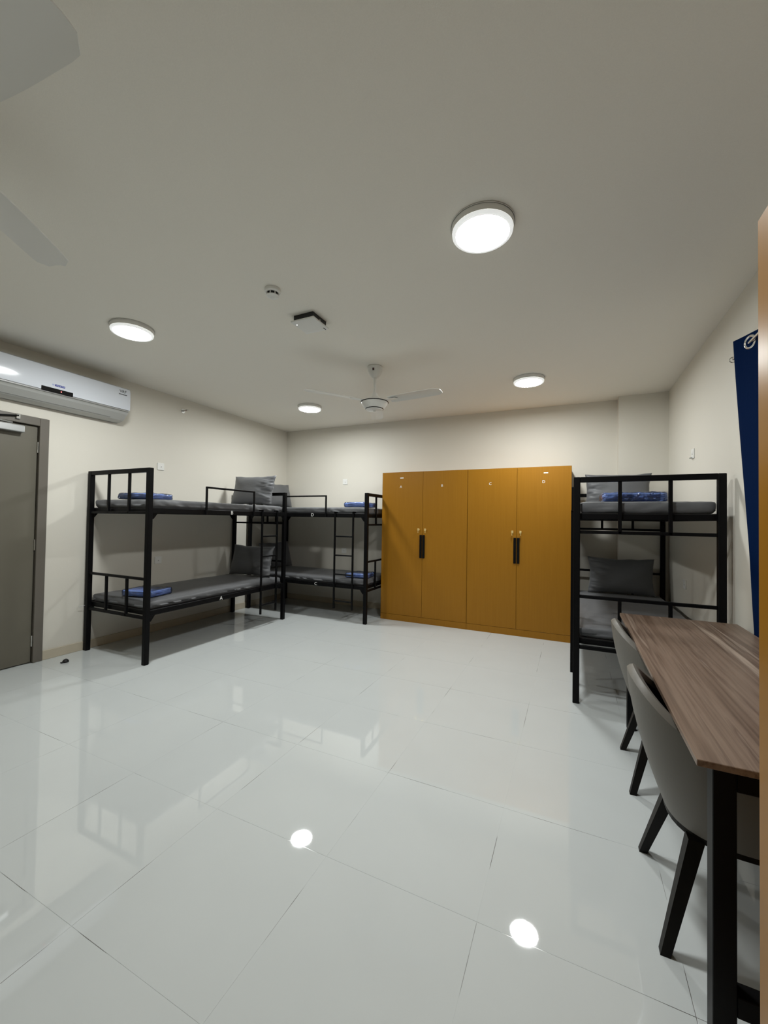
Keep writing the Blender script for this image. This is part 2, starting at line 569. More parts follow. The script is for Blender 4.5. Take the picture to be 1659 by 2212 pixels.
# --- ceiling fans
def make_fan():
    f = empty('ceiling_fan')
    MB().lathe([(0, 0), (0.068, 0), (0.074, -0.008), (0.068, -0.045), (0.052, -0.085), (0.030, -0.108), (0.014, -0.112)], n=36).build('canopy', 'fan_white', f, True)
    lab = MB().box((-0.009, -0.0015, -0.012), (0.009, 0.0015, 0.012)).build('label', 'dark_print', f)
    lab.location = (0.022, -0.064, -0.046)
    lab.rotation_euler = (0.25, 0, 0.33)
    MB().box((-0.003, -0.0022, -0.003), (0.003, 0.0, 0.003)).build('logo_mark', 'red_label', lab)
    MB().tube([(0, 0, -0.10), (0, 0, -0.30)], 0.0125, 14).build('downrod', 'fan_white', f, True)
    MB().lathe([(0.0125, -0.255), (0.026, -0.262), (0.030, -0.285), (0.055, -0.312), (0.105, -0.334), (0.130, -0.345), (0.134, -0.350)], n=44).build('motor_top', 'fan_white', f, True)
    MB().lathe([(0.130, -0.348), (0.137, -0.349), (0.137, -0.355), (0.130, -0.356)], n=44).build('motor_ring', 'black_gloss', f, True)
    MB().lathe([(0.131, -0.354), (0.128, -0.368), (0.108, -0.398), (0.088, -0.414), (0.086, -0.416)], n=44).build('motor_bowl', 'fan_white', f, True)
    MB().lathe([(0.084, -0.413), (0.089, -0.414), (0.089, -0.420), (0.084, -0.421)], n=44).build('bowl_ring', 'black_gloss', f, True)
    MB().lathe([(0.086, -0.418), (0.078, -0.428), (0.03, -0.434), (0.012, -0.436), (0.012, -0.440), (0, -0.441)], n=36).build('bottom_cap', 'fan_white', f, True)
    blades = []
    for k in range(3):
        rows = []
        rowsb = []
        for i in range(16):
            t = i / 15
            rr = 0.17 + t * 0.53
            wd = 0.050 + 0.016 * math.sin(min(1, t * 1.6) * PI / 2)
            if t > 0.9:
                wd *= math.sqrt(max(0.04, 1 - ((t - 0.9) / 0.1) ** 2 * 0.75))
            top, bot = [], []
            for j in range(7):
                s = j / 6 * 2 - 1
                y = s * wd
                z = -0.345 - s * wd * math.tan(math.radians(13 - 5 * t)) - 0.006 * (1 - s * s) * -1
                top.append(Vector((rr, y, z + 0.002)))
                bot.append(Vector((rr, y, z - 0.002)))
            rows.append(top)
            rowsb.append(bot)
        b = MB()
        loop = [a + list(reversed(c)) for a, c in zip(rows, rowsb)]
        b.grid(loop, close_u=True)
        b.bm.verts.ensure_lookup_table()
        n = 14
        b.bm.faces.new([b.bm.verts[i] for i in range(n)])
        b.bm.faces.new([b.bm.verts[15 * n + i] for i in reversed(range(n))])
        bl = b.build('blade', 'fan_white', f, True)
        bl.rotation_euler.z = k * 2 * PI / 3
        br = MB().prism([(0.10, -0.02), (0.24, -0.028), (0.26, 0.0), (0.24, 0.028), (0.10, 0.02)], -0.349, -0.344, 'z').build('blade_iron', 'fan_white', bl, False)
    return f
fan = make_fan()
fan.location = (-1.757, 3.5, ZC)
fan.rotation_euler.z = math.radians(-6.5)
tag(fan, 'white three-blade ceiling fan hanging before the back wall', 'fan', 'ceiling fans')
fan2 = copy_tree(fan)
fan2.location = (-1.769, 0.445, ZC)
fan2.rotation_euler.z = math.radians(124.4)
tag(fan2, 'white ceiling fan mostly cut off by the upper left picture edge', 'fan', 'ceiling fans')

# --- smoke detector
sd = tag(empty('smoke_detector', (-1.784, 2.045, ZC)), 'round white smoke detector on the ceiling', 'smoke detector')
MB().lathe([(0, 0), (0.050, 0), (0.052, -0.004), (0.052, -0.020), (0.047, -0.026), (0.041, -0.028)], n=36).build('base', 'white_plastic', sd, True)
MB().lathe([(0.036, -0.026), (0.036, -0.044)], n=36).build('chamber', 'black_plastic', sd, True)
for k in range(8):
    a = 2 * PI * k / 8 + 0.3
    rib = MB().box((-0.0025, -0.003, -0.046), (0.0025, 0.003, -0.025)).build('rib', 'white_plastic', sd)
    rib.location = (0.038 * math.cos(a), 0.038 * math.sin(a), 0)
    rib.rotation_euler.z = a
MB().lathe([(0.041, -0.043), (0.040, -0.046), (0.030, -0.052), (0.012, -0.053), (0.010, -0.051), (0, -0.051)], n=36).build('cap', 'white_plastic', sd, True)

# --- access point
ap = tag(empty('wireless_access_point', (-1.787, 2.464, ZC)), 'square white wireless access point with a dark back on the ceiling', 'access point')
MB().prism([(-0.085, -0.085), (0.085, -0.085), (0.085, 0.085), (-0.085, 0.085)], -0.042, 0.0, 'z').build('body', 'black_plastic', ap)
me = rounded_box(0.205, 0.205, 0.014, 0.006, 12, 12, 8)
plate = link('cover', me, 'white_plastic', ap, (0, 0, -0.056))
ld = MB().lathe([(0, -0.0575), (0.004, -0.057), (0.0045, -0.055)], n=12).build('indicator_light', 'white_led', ap, True)
ld.location = (-0.078, -0.055, 0)
MB().box((0.075, 0.06, -0.0568), (0.083, 0.092, -0.0555)).build('logo_mark', 'dark_print', ap)
MB().box((0.0855, -0.004, -0.03), (0.0865, 0.008, -0.02)).build('screw', 'steel', ap)

# --- air conditioner on the left wall
AC0, AC1 = 1.40, 2.705
acx = XL + 0.0
ac = tag(empty('air_conditioner', (XL, (AC0 + AC1) / 2, 2.36)), 'long white split air conditioner mounted high above the door', 'air conditioner')
hl = (AC1 - AC0) / 2
body = [(0.0, 0.0), (0.0, 0.345), (0.19, 0.345), (0.205, 0.335), (0.212, 0.12), (0.200, 0.098), (0.180, 0.075), (0.11, 0.018), (0.05, 0.0)]
MB().prism(body, -hl, hl, 'y').build('body', 'ac_lower', ac)
fp = []
prof = [(0.196, 0.344), (0.212, 0.334), (0.219, 0.30), (0.222, 0.24), (0.222, 0.16), (0.219, 0.115)]
outer = prof
inner = [(x - 0.012, z) for x, z in reversed(prof)]
MB().prism(outer + inner, -hl - 0.002, hl + 0.002, 'y').build('front_panel', 'white_gloss', ac, True)
MB().box((0.0, -hl - 0.004, 0.0), (0.02, hl + 0.004, 0.345), 0.004).build('back_plate', 'ac_lower', ac)
MB().prism([(0.196, 0.092), (0.205, 0.10), (0.118, 0.024), (0.112, 0.032)], -hl + 0.10, hl - 0.14, 'y').build('louvre', 'ac_lower', ac)
MB().prism([(0.121, 0.024), (0.1265, 0.0285), (0.1215, 0.0335), (0.116, 0.029)], -hl + 0.10, hl - 0.14, 'y').build('outlet_slot', 'grey_plastic', ac)
MB().box((0.205, -hl + 0.01, 0.1005), (0.2135, hl - 0.01, 0.1125)).build('panel_gap', 'grey_plastic', ac)
dsp = MB().box((0.2185, -0.135, 0.108), (0.2235, 0.115, 0.146), 0.002).build('display', 'black_gloss', ac)
MB().lathe([(0, 0.003), (0.004, 0.002), (0.005, 0)], n=10).build('power_light', 'red_led', dsp)
dsp.children[0].location = (0.2235, 0.018, 0.127)
dsp.children[0].rotation_euler = (0, PI / 2, 0)
lg = MB().box((0.2205, -0.032, 0.167), (0.2232, 0.048, 0.185), 0.001).build('logo_badge', 'blue_print', ac)
MB().box((0.2205, -0.054, 0.169), (0.223, -0.036, 0.183), 0.001).build('logo_emblem', 'pale_blue_print', lg)
for k in range(5):
    y = -0.022 + k * 0.014
    MB().box((0.2225, y, 0.172), (0.2236, y + 0.009, 0.180)).build('logo_letter', 'pale_blue_print', lg)
FACE_X = Matrix(((0, 0, 1, 0), (1, 0, 0, 0), (0, 1, 0, 0), (0, 0, 0, 1)))   # text lying in XY, turned to face +x
text_part('badge_text', 'VRF', 0.042, 'dark_print', ac, Matrix.Translation((0.2195, hl - 0.075, 0.295)) @ FACE_X)
MB().box((0.2185, hl - 0.118, 0.262), (0.2225, hl - 0.035, 0.269)).build('badge_line', 'dark_print', ac)

# --- wall sprinkler
sp = tag(empty('wall_sprinkler', (XL, 3.516, 2.70)), 'small metal fire sprinkler head on the left wall', 'sprinkler')
MB().tube([(0, 0, 0), (0.006, 0, 0)], 0.028, 20).build('escutcheon', 'steel', sp, True)
MB().tube([(0.006, 0, 0), (0.035, 0, 0)], 0.011, 12).build('nozzle', 'steel', sp, True)
fa = MB().tube([(0.035, -0.010, 0), (0.05, -0.015, 0), (0.066, -0.004, 0)], 0.003, 8)
fa.tube([(0.035, 0.010, 0), (0.05, 0.015, 0), (0.066, 0.004, 0)], 0.003, 8)
fa.build('frame_arm', 'steel', sp, True)
MB().box((0.062, -0.016, 0.004), (0.090, 0.016, 0.007), 0.001).build('deflector', 'steel', sp)
MB().tube([(0.036, 0, 0), (0.062, 0, 0)], 0.0035, 8).build('glass_bulb', 'red_label', sp, True)

# --- wall plates
def wall_plate(name, loc, rz, label, cat='wall socket', stub=False):
    r = tag(empty(name, loc, rz), label, cat, 'white wall plates')
    # local: plate lies in xz, faces -y
    MB().box((-0.043, -0.009, -0.043), (0.043, 0, 0.043), 0.003, 2).build('plate', 'white_plastic', r)
    MB().lathe([(0, -0.0), (0.004, 0.0), (0.004, 0.003), (0, 0.003)], n=10).build('port', 'dark_print', r)
    r.children[-1].location = (0.002, -0.0085, -0.004)
    r.children[-1].rotation_euler = (PI / 2, 0, 0)
    MB().box((-0.012, -0.0105, 0.010), (0.016, -0.009, 0.020), 0.0005).build('insert', 'white_print', r)
    if stub:
        MB().tube([(0.0, -0.006, -0.036), (0.0, -0.030, -0.040)], 0.006, 10).build('cable_stub', 'closer_silver', r, True)
    return r
RZ_L, RZ_R = PI / 2, -PI / 2     # face +x / face -x
wall_plate('wall_socket', (XL, 3.232, 1.957), RZ_L, 'white wall plate above the left bunk, on the left wall')
wall_plate('wall_socket', (XL, 3.228, 0.838), RZ_L, 'white wall plate seen under the upper bunk on the left wall')
wall_plate('wall_socket', (-3.302, YB, 1.959), 0, 'white wall plate on the back wall above the corner bunk')
wall_plate('wall_socket', (-3.302, YB, 0.86), 0, 'white wall plate on the back wall between the corner bunk levels')
wall_plate('wall_socket', (XR, 4.415, 1.993), RZ_R, 'white wall plate with a stub on the right wall above the bunk', stub=True)
wall_plate('wall_socket', (XR, 4.70, 0.79), RZ_R, 'white wall plate low on the right wall behind the bunk')

# ================================================================ WARDROBES
def make_wardrobe(name, loc, rz, label, letters, stickers, width=1.1905, depth=0.515, height=2.012):
    """local: front at y=0 facing -y, x 0..width, z up"""
    r = tag(empty(name, loc, rz), label, 'wardrobe', 'tan two-door wardrobes')
    W, Dp, Hh = width, depth, height
    K = 0.082
    car = MB()
    t = 0.018
    car.box((0, 0.02, 0), (t, Dp, Hh))
    car.box((W - t, 0.02, 0), (W, Dp, Hh))
    car.box((t, 0.02, Hh - t), (W - t, Dp, Hh))
    car.box((t, 0.02, K), (W - t, Dp, K + t))
    car.box((t, Dp - 0.006, K + t), (W - t, Dp, Hh - t))
    car.build('carcass', 'wardrobe_laminate', r)
    MB().box((0.0, 0.001, 0.0), (W, 0.0195, K - 0.003), 0.0012).build('plinth', 'wardrobe_laminate', r)
    half = W / 2
    for k in range(2):
        x0 = 0.0015 + k * half
        x1 = half - 0.0015 + k * half
        d = MB().box((x0, 0, K), (x1, 0.019, Hh), 0.0012).build('door', 'wardrobe_laminate', r)
        s = -1 if k == 0 else 1
        xe = x1 - 0.003 if k == 0 else x0 + 0.003
        hm = MB()
        hm.box((xe, -0.010, 0.862), (xe + s * 0.030, 0.001, 1.168), 0.002)
        hm.box((xe + s * 0.026, -0.014, 0.862), (xe + s * 0.030, 0.001, 1.168), 0.001)
        hm.build('handle', 'black_metal', d)
        xl = xe + s * 0.042
        MB().tube([(xl, 0.001, 1.238), (xl, -0.010, 1.238)], 0.010, 14).build('lock', 'brass', d, True)
        kk = MB().tube([(xl, -0.010, 1.238), (xl, -0.034, 1.236)], 0.0025, 8)
        kk.box((xl - 0.012, -0.034, 1.224), (xl + 0.012, -0.031, 1.254), 0.001)
        kk.box((xl - 0.004 + s * 0.003, -0.034, 1.196), (xl + 0.003 + s * 0.003, -0.0325, 1.226))
        kk.build('key', 'brass', d, True)
        if letters:
            xc = x0 + (x1 - x0) * letters[k][1]
            FM = Matrix(((1, 0, 0, 0), (0, 0, -1, 0), (0, 1, 0, 0), (0, 0, 0, 1)))
            text_part('letter_sticker', letters[k][0], 0.046, 'white_print', d, Matrix.Translation((xc, -0.0008, letters[k][2])) @ FM)
        if stickers and stickers[k]:
            xc = x0 + (x1 - x0) * stickers[k][0]
            MB().box((xc - 0.024, -0.0012, stickers[k][1] - 0.006), (xc + 0.024, 0.0002, stickers[k][1] + 0.006)).build('name_sticker', 'white_print', d)
    return r
WX0, WX1, WY = -2.392, -0.009, 5.05
make_wardrobe('wardrobe', (WX0, WY, 0), 0, 'tan two-door wardrobe with letters A and B beside the corner bunk',
              [('A', 0.47, 1.812), ('B', 0.44, 1.815)], [(0.49, 1.932), None])
make_wardrobe('wardrobe', (WX0 + 1.193, WY, 0), 0, 'tan two-door wardrobe with letters C and D beside the right bunk',
              [('C', 0.47, 1.824), ('D', 0.50, 1.834)], [None, (0.54, 1.938)])
# near wardrobe on the right, its far edge shows at the picture's right border
make_wardrobe('wardrobe', (0.356, 1.107, 0), -PI / 2, 'tan wardrobe close to the camera, only its edge at the right border', None, None, depth=0.60)

# ================================================================ BUNK BEDS
def make_bunk(name, loc, rz, label, L, W, left_shift=0.0, low_top=0.815, letters=None, wire=False):
    """local: x 0..L (left to right seen from the room), y 0 front .. W wall, z up"""
    r = tag(empty(name, loc, rz), label, 'bunk bed', 'black steel bunk beds')
    P = 0.046
    M = 'black_metal'
    HT = 1.708
    tops = (HT + left_shift, HT)
    for e, x in ((0, 0.0), (1, L - P)):
        for y in (0.0, W - P):
            p = MB().box((x, y, 0), (x + P, y + P, tops[e]), 0.004).build('post', M, r)
        xm = x + P / 2
        def bar(z, h, name='end_bar', dx=0.011):
            MB().box((xm - dx, P - 0.002, z - h), (xm + dx, W - P + 0.002, z), 0.003).build(name, M, r)
        bar(tops[e], 0.040, 'top_bar', 0.02)
        bar(tops[e] - 0.405, 0.024)
        bar(low_top, 0.024)
        bar(0.437, 0.028)
        for f in (1 / 3, 2 / 3):
            y = W * f
            for (za, zb) in ((tops[e] - 0.425, tops[e] - 0.038), (0.412, low_top - 0.022)):
                MB().box((xm - 0.011, y - 0.012, za), (xm + 0.011, y + 0.012, zb), 0.003).build('upright', M, r)
    for z in (1.438, 0.492):
        for y in (0.004, W - 0.034):
            MB().box((P - 0.002, y, z - 0.050), (L - P + 0.002, y + 0.030, z), 0.003).build('side_rail', M, r)
        for x in (P - 0.004, L - P - 0.026):
            MB().box((x, 0.03, z - 0.05), (x + 0.03, W - 0.03, z - 0.008), 0.003).build('end_rail', M, r)
        MB().box((P, 0.032, z - 0.018), (L - P, W - 0.036, z - 0.004)).build('platform', 'black_board', r)
        n = 6
        for k in range(n):
            x = P + (L - 2 * P) * (k + 0.5) / n
            MB().box((x - 0.014, 0.032, z - 0.046), (x + 0.014, W - 0.036, z - 0.019), 0.002).build('slat', M, r)
        for x, s in ((P, 1), (L - P, -1)):
            for y in (0.010, W - 0.016):
                MB().prism([(x, z - 0.05), (x + s * 0.055, z - 0.05), (x + s * 0.012, z - 0.105), (x, z - 0.105)], y, y + 0.006, 'y').build('bracket', M, r)
    # guard rail, measured from the right end
    g = MB()
    gx0, gx1 = L - 1.335, L - 0.635
    for x in (gx0, gx1):
        g.box((x - 0.010, -0.016, 1.385), (x + 0.010, 0.004, 1.684), 0.003)
    g.box((gx0 + 0.010, -0.016, 1.664), (gx1 - 0.010, 0.004, 1.684), 0.003)
    g.build('guard_rail', M, r)
    la = MB()
    lx0, lx1 = L - 0.485, L - 0.205
    for x in (lx0, lx1):
        la.box((x - 0.011, -0.018, 0.162), (x + 0.011, 0.004, 1.462), 0.003)
        la.box((x - 0.011, -0.018, 1.446), (x + 0.011, 0.040, 1.462), 0.003)
    la = la.build('ladder', M, r)
    for z in (1.13, 0.876, 0.622, 0.268):
        MB().tube([(lx0, -0.007, z), (lx1, -0.007, z)], 0.0095, 10).build('rung', M, la, True)
    if letters:
        FM = Matrix(((1, 0, 0, 0), (0, 0, -1, 0), (0, 1, 0, 0), (0, 0, 0, 1)))
        for (ch, fx, z) in letters:
            text_part('letter_sticker', ch, 0.060, 'white_print', r, Matrix.Translation((fx, 0.0032, z)) @ FM)
    if wire:
        MB().tube([(0.05, W - 0.03, 0.452), (0.0, W - 0.012, 0.452), (-0.055, W - 0.004, 0.448)], 0.0022, 6).build('loose_wire', 'closer_silver', r, True)
    return r
A = dict(loc=(-3.512, 2.425, 0), rz=PI / 2, L=1.975, W=0.945)
B = dict(loc=(-4.440, 4.650, 0), rz=0.0, L=2.028, W=0.905)
D = dict(loc=(0.008, 5.394, 0), rz=-PI / 2, L=2.0, W=0.925)
make_bunk('bunk_bed', A['loc'], A['rz'], 'black steel bunk bed along the left wall with a taller near end', A['L'], A['W'], left_shift=0.10, low_top=0.79,
          letters=[('B', 1.003, 1.413), ('A', 0.874, 0.466)], wire=True)
make_bunk('bunk_bed', B['loc'], B['rz'], 'black steel bunk bed in the back corner left of the wardrobes', B['L'], B['W'],
          letters=[('D', 1.166, 1.413), ('C', 1.242, 0.466)])
make_bunk('bunk_bed', D['loc'], D['rz'], 'black steel bunk bed on the right behind the table', D['L'], D['W'])

def to_world(bed, x, y, z):
    c, s = math.cos(bed['rz']), math.sin(bed['rz'])
    return (bed['loc'][0] + c * x - s * y, bed['loc'][1] + s * x + c * y, z)

# ---- mattresses
def make_mattress(bed, z, th, label, seed):
    lx, ly = bed['L'] - 0.10, bed['W'] - 0.085
    off = Vector((seed * 7.3, seed * 3.1, seed * 1.7))
    def disp(p, n):
        side = 1.0 if abs(n.z) < 0.8 else 0.0
        near_edge = max(0.0, 1 - min(lx / 2 - abs(p.x), ly / 2 - abs(p.y)) / 0.22)
        q = p + off
        # diagonal tuck folds along the sides, gentle waves on top
        f = noise.noise(Vector((q.x * 9 + q.z * 14, q.y * 9 - q.z * 10, q.z * 3)))
        f2 = noise.noise(Vector((q.x * 24 + q.z * 30, q.y * 24, q.z * 6 + 5)))
        zz = p.z / th
        a = side * (0.007 * f + 0.004 * f2) * (1 if zz < 0.95 else 0.5)
        p = p + n * a
        if zz > 0.5:
            p.z += 0.004 * noise.noise(q * 3.0) + near_edge * 0.003 * f2 - 0.010 * near_edge ** 3
        if zz < 0.2:
            p.x *= 0.992
            p.y *= 0.985
        return p
    me = rounded_box(lx, ly, th, 0.022, 70, 36, 10, disp)
    me.name = 'mattress'
    o = link('mattress', me, 'bed_sheet')
    o.location = to_world(bed, bed['L'] / 2, bed['W'] / 2, z)
    o.rotation_euler.z = bed['rz']
    return tag(o, label, 'mattress', 'grey sheeted mattresses')
ZU, ZL = 1.4345, 0.4885
make_mattress(A, ZU, 0.092, 'grey-sheeted mattress on the top level of the left-wall bunk', 1)
make_mattress(A, ZL, 0.082, 'grey-sheeted mattress on the bottom level of the left-wall bunk', 2)
make_mattress(B, ZU, 0.092, 'grey-sheeted mattress on the top level of the corner bunk', 3)
make_mattress(B, ZL, 0.082, 'grey-sheeted mattress on the bottom level of the corner bunk', 4)
make_mattress(D, ZU, 0.092, 'grey-sheeted mattress on the top level of the right bunk', 5)
make_mattress(D, ZL, 0.082, 'grey-sheeted mattress on the bottom level of the right bunk', 6)

# ---- pillows: local x width, z height from 0, front faces -y
def make_pillow(w_, h_, t_, loc, rz, tilt, roll, label, seed, gather=1):
    N, Mn = 44, 34
    off = Vector((seed * 5.1, seed * 2.3, seed * 9.7))
    def P(i, j, s):
        u = -1 + 2 * i / N
        v = -1 + 2 * j / Mn
        pu = u * (1 - 0.075 * (1 - v * v) * u * u)
        pv = v * (1 - 0.085 * (1 - u * u) * v * v)
        th = max(0.0, 1 - abs(u) ** 3.2) ** 0.62 * max(0.0, 1 - abs(v) ** 2.8) ** 0.62
        x = pu * w_ / 2
        z = pv * h_ / 2
        y = s * t_ / 2 * th
        edge = (1 - th)
        ga = max(0.0, (gather * u - 0.25)) / 0.75
        fold = noise.noise(Vector((u * 2.0, v * 9.0 + u * 2.5, s * 3.0)) + off)
        fold2 = noise.noise(Vector((u * 3.0, v * 17.0 - u * 3, s * 2.0)) + off)
        soft = noise.noise(Vector((u * 1.6, v * 1.6, s)) + off)
        y += s * th ** 0.5 * (ga * (0.034 * fold + 0.024 * fold2) + 0.010 * soft)
        x += 0.006 * noise.noise(Vector((0.0, v * 3.0, 1)) + off) * abs(u)
        z += 0.008 * noise.noise(Vector((u * 3.0, 0.0, 2)) + off) * abs(v)
        # the filling sags
        y += s * 0.012 * th * (0.5 - v) * 0.8
        return Vector((x, y, z))
    verts, faces, idx = [], [], {}
    for s in (-1, 1):
        for i in range(N + 1):
            for j in range(Mn + 1):
                rim = i in (0, N) or j in (0, Mn)
                key = (0 if rim else s, i, j)
                if key not in idx:
                    idx[key] = len(verts)
                    verts.append(P(i, j, 0 if rim else s))
    g = lambda s, i, j: idx[(0 if (i in (0, N) or j in (0, Mn)) else s, i, j)]
    for s in (-1, 1):
        for i in range(N):
            for j in range(Mn):
                q = [g(s, i, j), g(s, i + 1, j), g(s, i + 1, j + 1), g(s, i, j + 1)]
                faces.append(q if s < 0 else q[::-1])
    me = bpy.data.meshes.new('pillow')
    me.from_pydata(verts, [], faces)
    M4 = Matrix.Rotation(rz, 4, 'Z') @ Matrix.Rotation(tilt, 4, 'X') @ Matrix.Rotation(roll, 4, 'Y')
    me.transform(M4)
    zmin = min(v.co.z for v in me.vertices)
    me.transform(Matrix.Translation((0, 0, -zmin)))
    for p in me.polygons:
        p.use_smooth = True
    o = link('pillow', me, 'pillow_fabric')
    o.location = loc
    return tag(o, label, 'pillow', 'grey bed pillows')
PZU, PZL = 1.5290, 0.5725
make_pillow(0.70, 0.42, 0.15, (-3.965, 4.235, PZU), 0.05, -0.22, 0.0, 'grey pillow propped on the top level of the left-wall bunk', 1, 1)
make_pillow(0.69, 0.42, 0.15, (-3.955, 4.225, PZL), 0.05, -0.24, 0.0, 'grey pillow propped on the bottom level of the left-wall bunk', 2, 1)
make_pillow(0.70, 0.40, 0.15, (-4.285, 5.10, PZU), PI / 2, -0.22, 0.0, 'grey pillow propped on the top level of the corner bunk', 3, 0)
make_pillow(0.70, 0.42, 0.15, (-4.270, 5.10, PZL), PI / 2, -0.24, 0.0, 'grey pillow propped on the bottom level of the corner bunk', 4, 0)
make_pillow(0.66, 0.40, 0.15, (0.455, 5.215, PZU), -0.03, -0.20, 0.01, 'grey pillow propped on the top level of the right bunk', 5, -1)
make_pillow(0.655, 0.41, 0.15, (0.490, 5.21, PZL), 0.0, -0.20, 0.0, 'dark grey shaded pillow on the bottom level of the right bunk', 6, -1)

# ---- folded blue blankets in clear bags
def make_bundle(loc, rz, lx, ly, th, label, seed):
    r = tag(empty('folded_blanket', loc, rz), label, 'blanket', 'blue blankets in clear bags')
    off = Vector((seed * 3.3, seed * 8.1, seed))
    for k in range(4):
        t = th * 0.96 / 4
        def disp(p, n, k=k):
            q = p + off + Vector((0, 0, k * 2.0))
            p = p + n * 0.004 * noise.noise(q * 16)
            p.z += 0.005 * noise.noise(q * 7) * (k / 3)
            edge = max(abs(p.x) / (lx / 2), abs(p.y) / (ly / 2))
            p.z -= 0.006 * max(0, edge - 0.8) / 0.2 * (k / 3)
            return p
        me = rounded_box(lx - 0.02 - 0.01 * (k % 2), ly - 0.02 - 0.008 * ((k + 1) % 2), t, t * 0.45, 18, 16, 8, disp)
        o = link('fold', me, 'blue_blanket', r, (0.002 * (k % 2), 0, 0.003 + k * t * 0.96))
    def dw(p, n):
        q = p + off * 2
        p = p + n * (0.006 * noise.noise(q * 14) + 0.004 * noise.noise(q * 33))
        p.z = max(p.z, 0.0012)
        return p
    me = rounded_box(lx, ly, th + 0.004, 0.02, 30, 26, 10, dw)
    link('clear_bag', me, 'clear_film', r)
    return r
make_bundle((-3.985, 2.72, PZU), 0.15, 0.42, 0.30, 0.060, 'blue blanket in a clear bag on the top level of the left-wall bunk', 1)
make_bundle((-3.865, 2.68, PZL), 0.22, 0.36, 0.28, 0.062, 'blue blanket in a clear bag on the bottom level of the left-wall bunk', 2)
make_bundle((-2.715, 5.03, PZU), -0.1, 0.34, 0.36, 0.065, 'blue blanket in a clear bag on the top level of the corner bunk', 3)
make_bundle((-2.64, 4.90, PZL), 0.1, 0.32, 0.30, 0.060, 'blue blanket in a clear bag on the bottom level of the corner bunk', 4)
make_bundle((0.432, 3.80, PZU), 0.03, 0.435, 0.30, 0.075, 'blue blanket in a clear bag on the top level of the right bunk', 5)

# ================================================================ TABLE
TX0, TX1, TY0, TY1 = 0.297, 0.925, 1.31, 3.19
tb = tag(empty('dining_table', ((TX0 + TX1) / 2, (TY0 + TY1) / 2, 0)), 'long walnut-topped table with black square legs along the right wall', 'table')
def tl(x, y, z):
    return (x - (TX0 + TX1) / 2, y - (TY0 + TY1) / 2, z)
MB().box(tl(TX0, TY0, 0.732), tl(TX1, TY1, 0.75), 0.0015).build('table_top', 'table_wood', tb)
lg = 0.050
for x in (TX0 + 0.038, TX1 - 0.038 - lg):
    for y in (TY0 + 0.020, TY1 - 0.020 - lg):
        MB().box(tl(x, y, 0), tl(x + lg, y + lg, 0.732), 0.002).build('leg', 'black_metal', tb)
for y in (TY0 + 0.022, TY1 - 0.022 - 0.046):
    MB().box(tl(TX0 + 0.038 + lg, y, 0.676), tl(TX1 - 0.038 - lg, y + 0.046, 0.731), 0.002).build('apron', 'black_metal', tb)
    MB().box(tl(TX0 + 0.038 + lg, y, 0.112), tl(TX1 - 0.038 - lg, y + 0.046, 0.165), 0.002).build('stretcher', 'black_metal', tb)
for x in (TX1 - 0.038 - 0.046,):
    MB().box(tl(x, TY0 + 0.02 + lg, 0.676), tl(x + 0.046, TY1 - 0.02 - lg, 0.731), 0.002).build('apron', 'black_metal', tb)

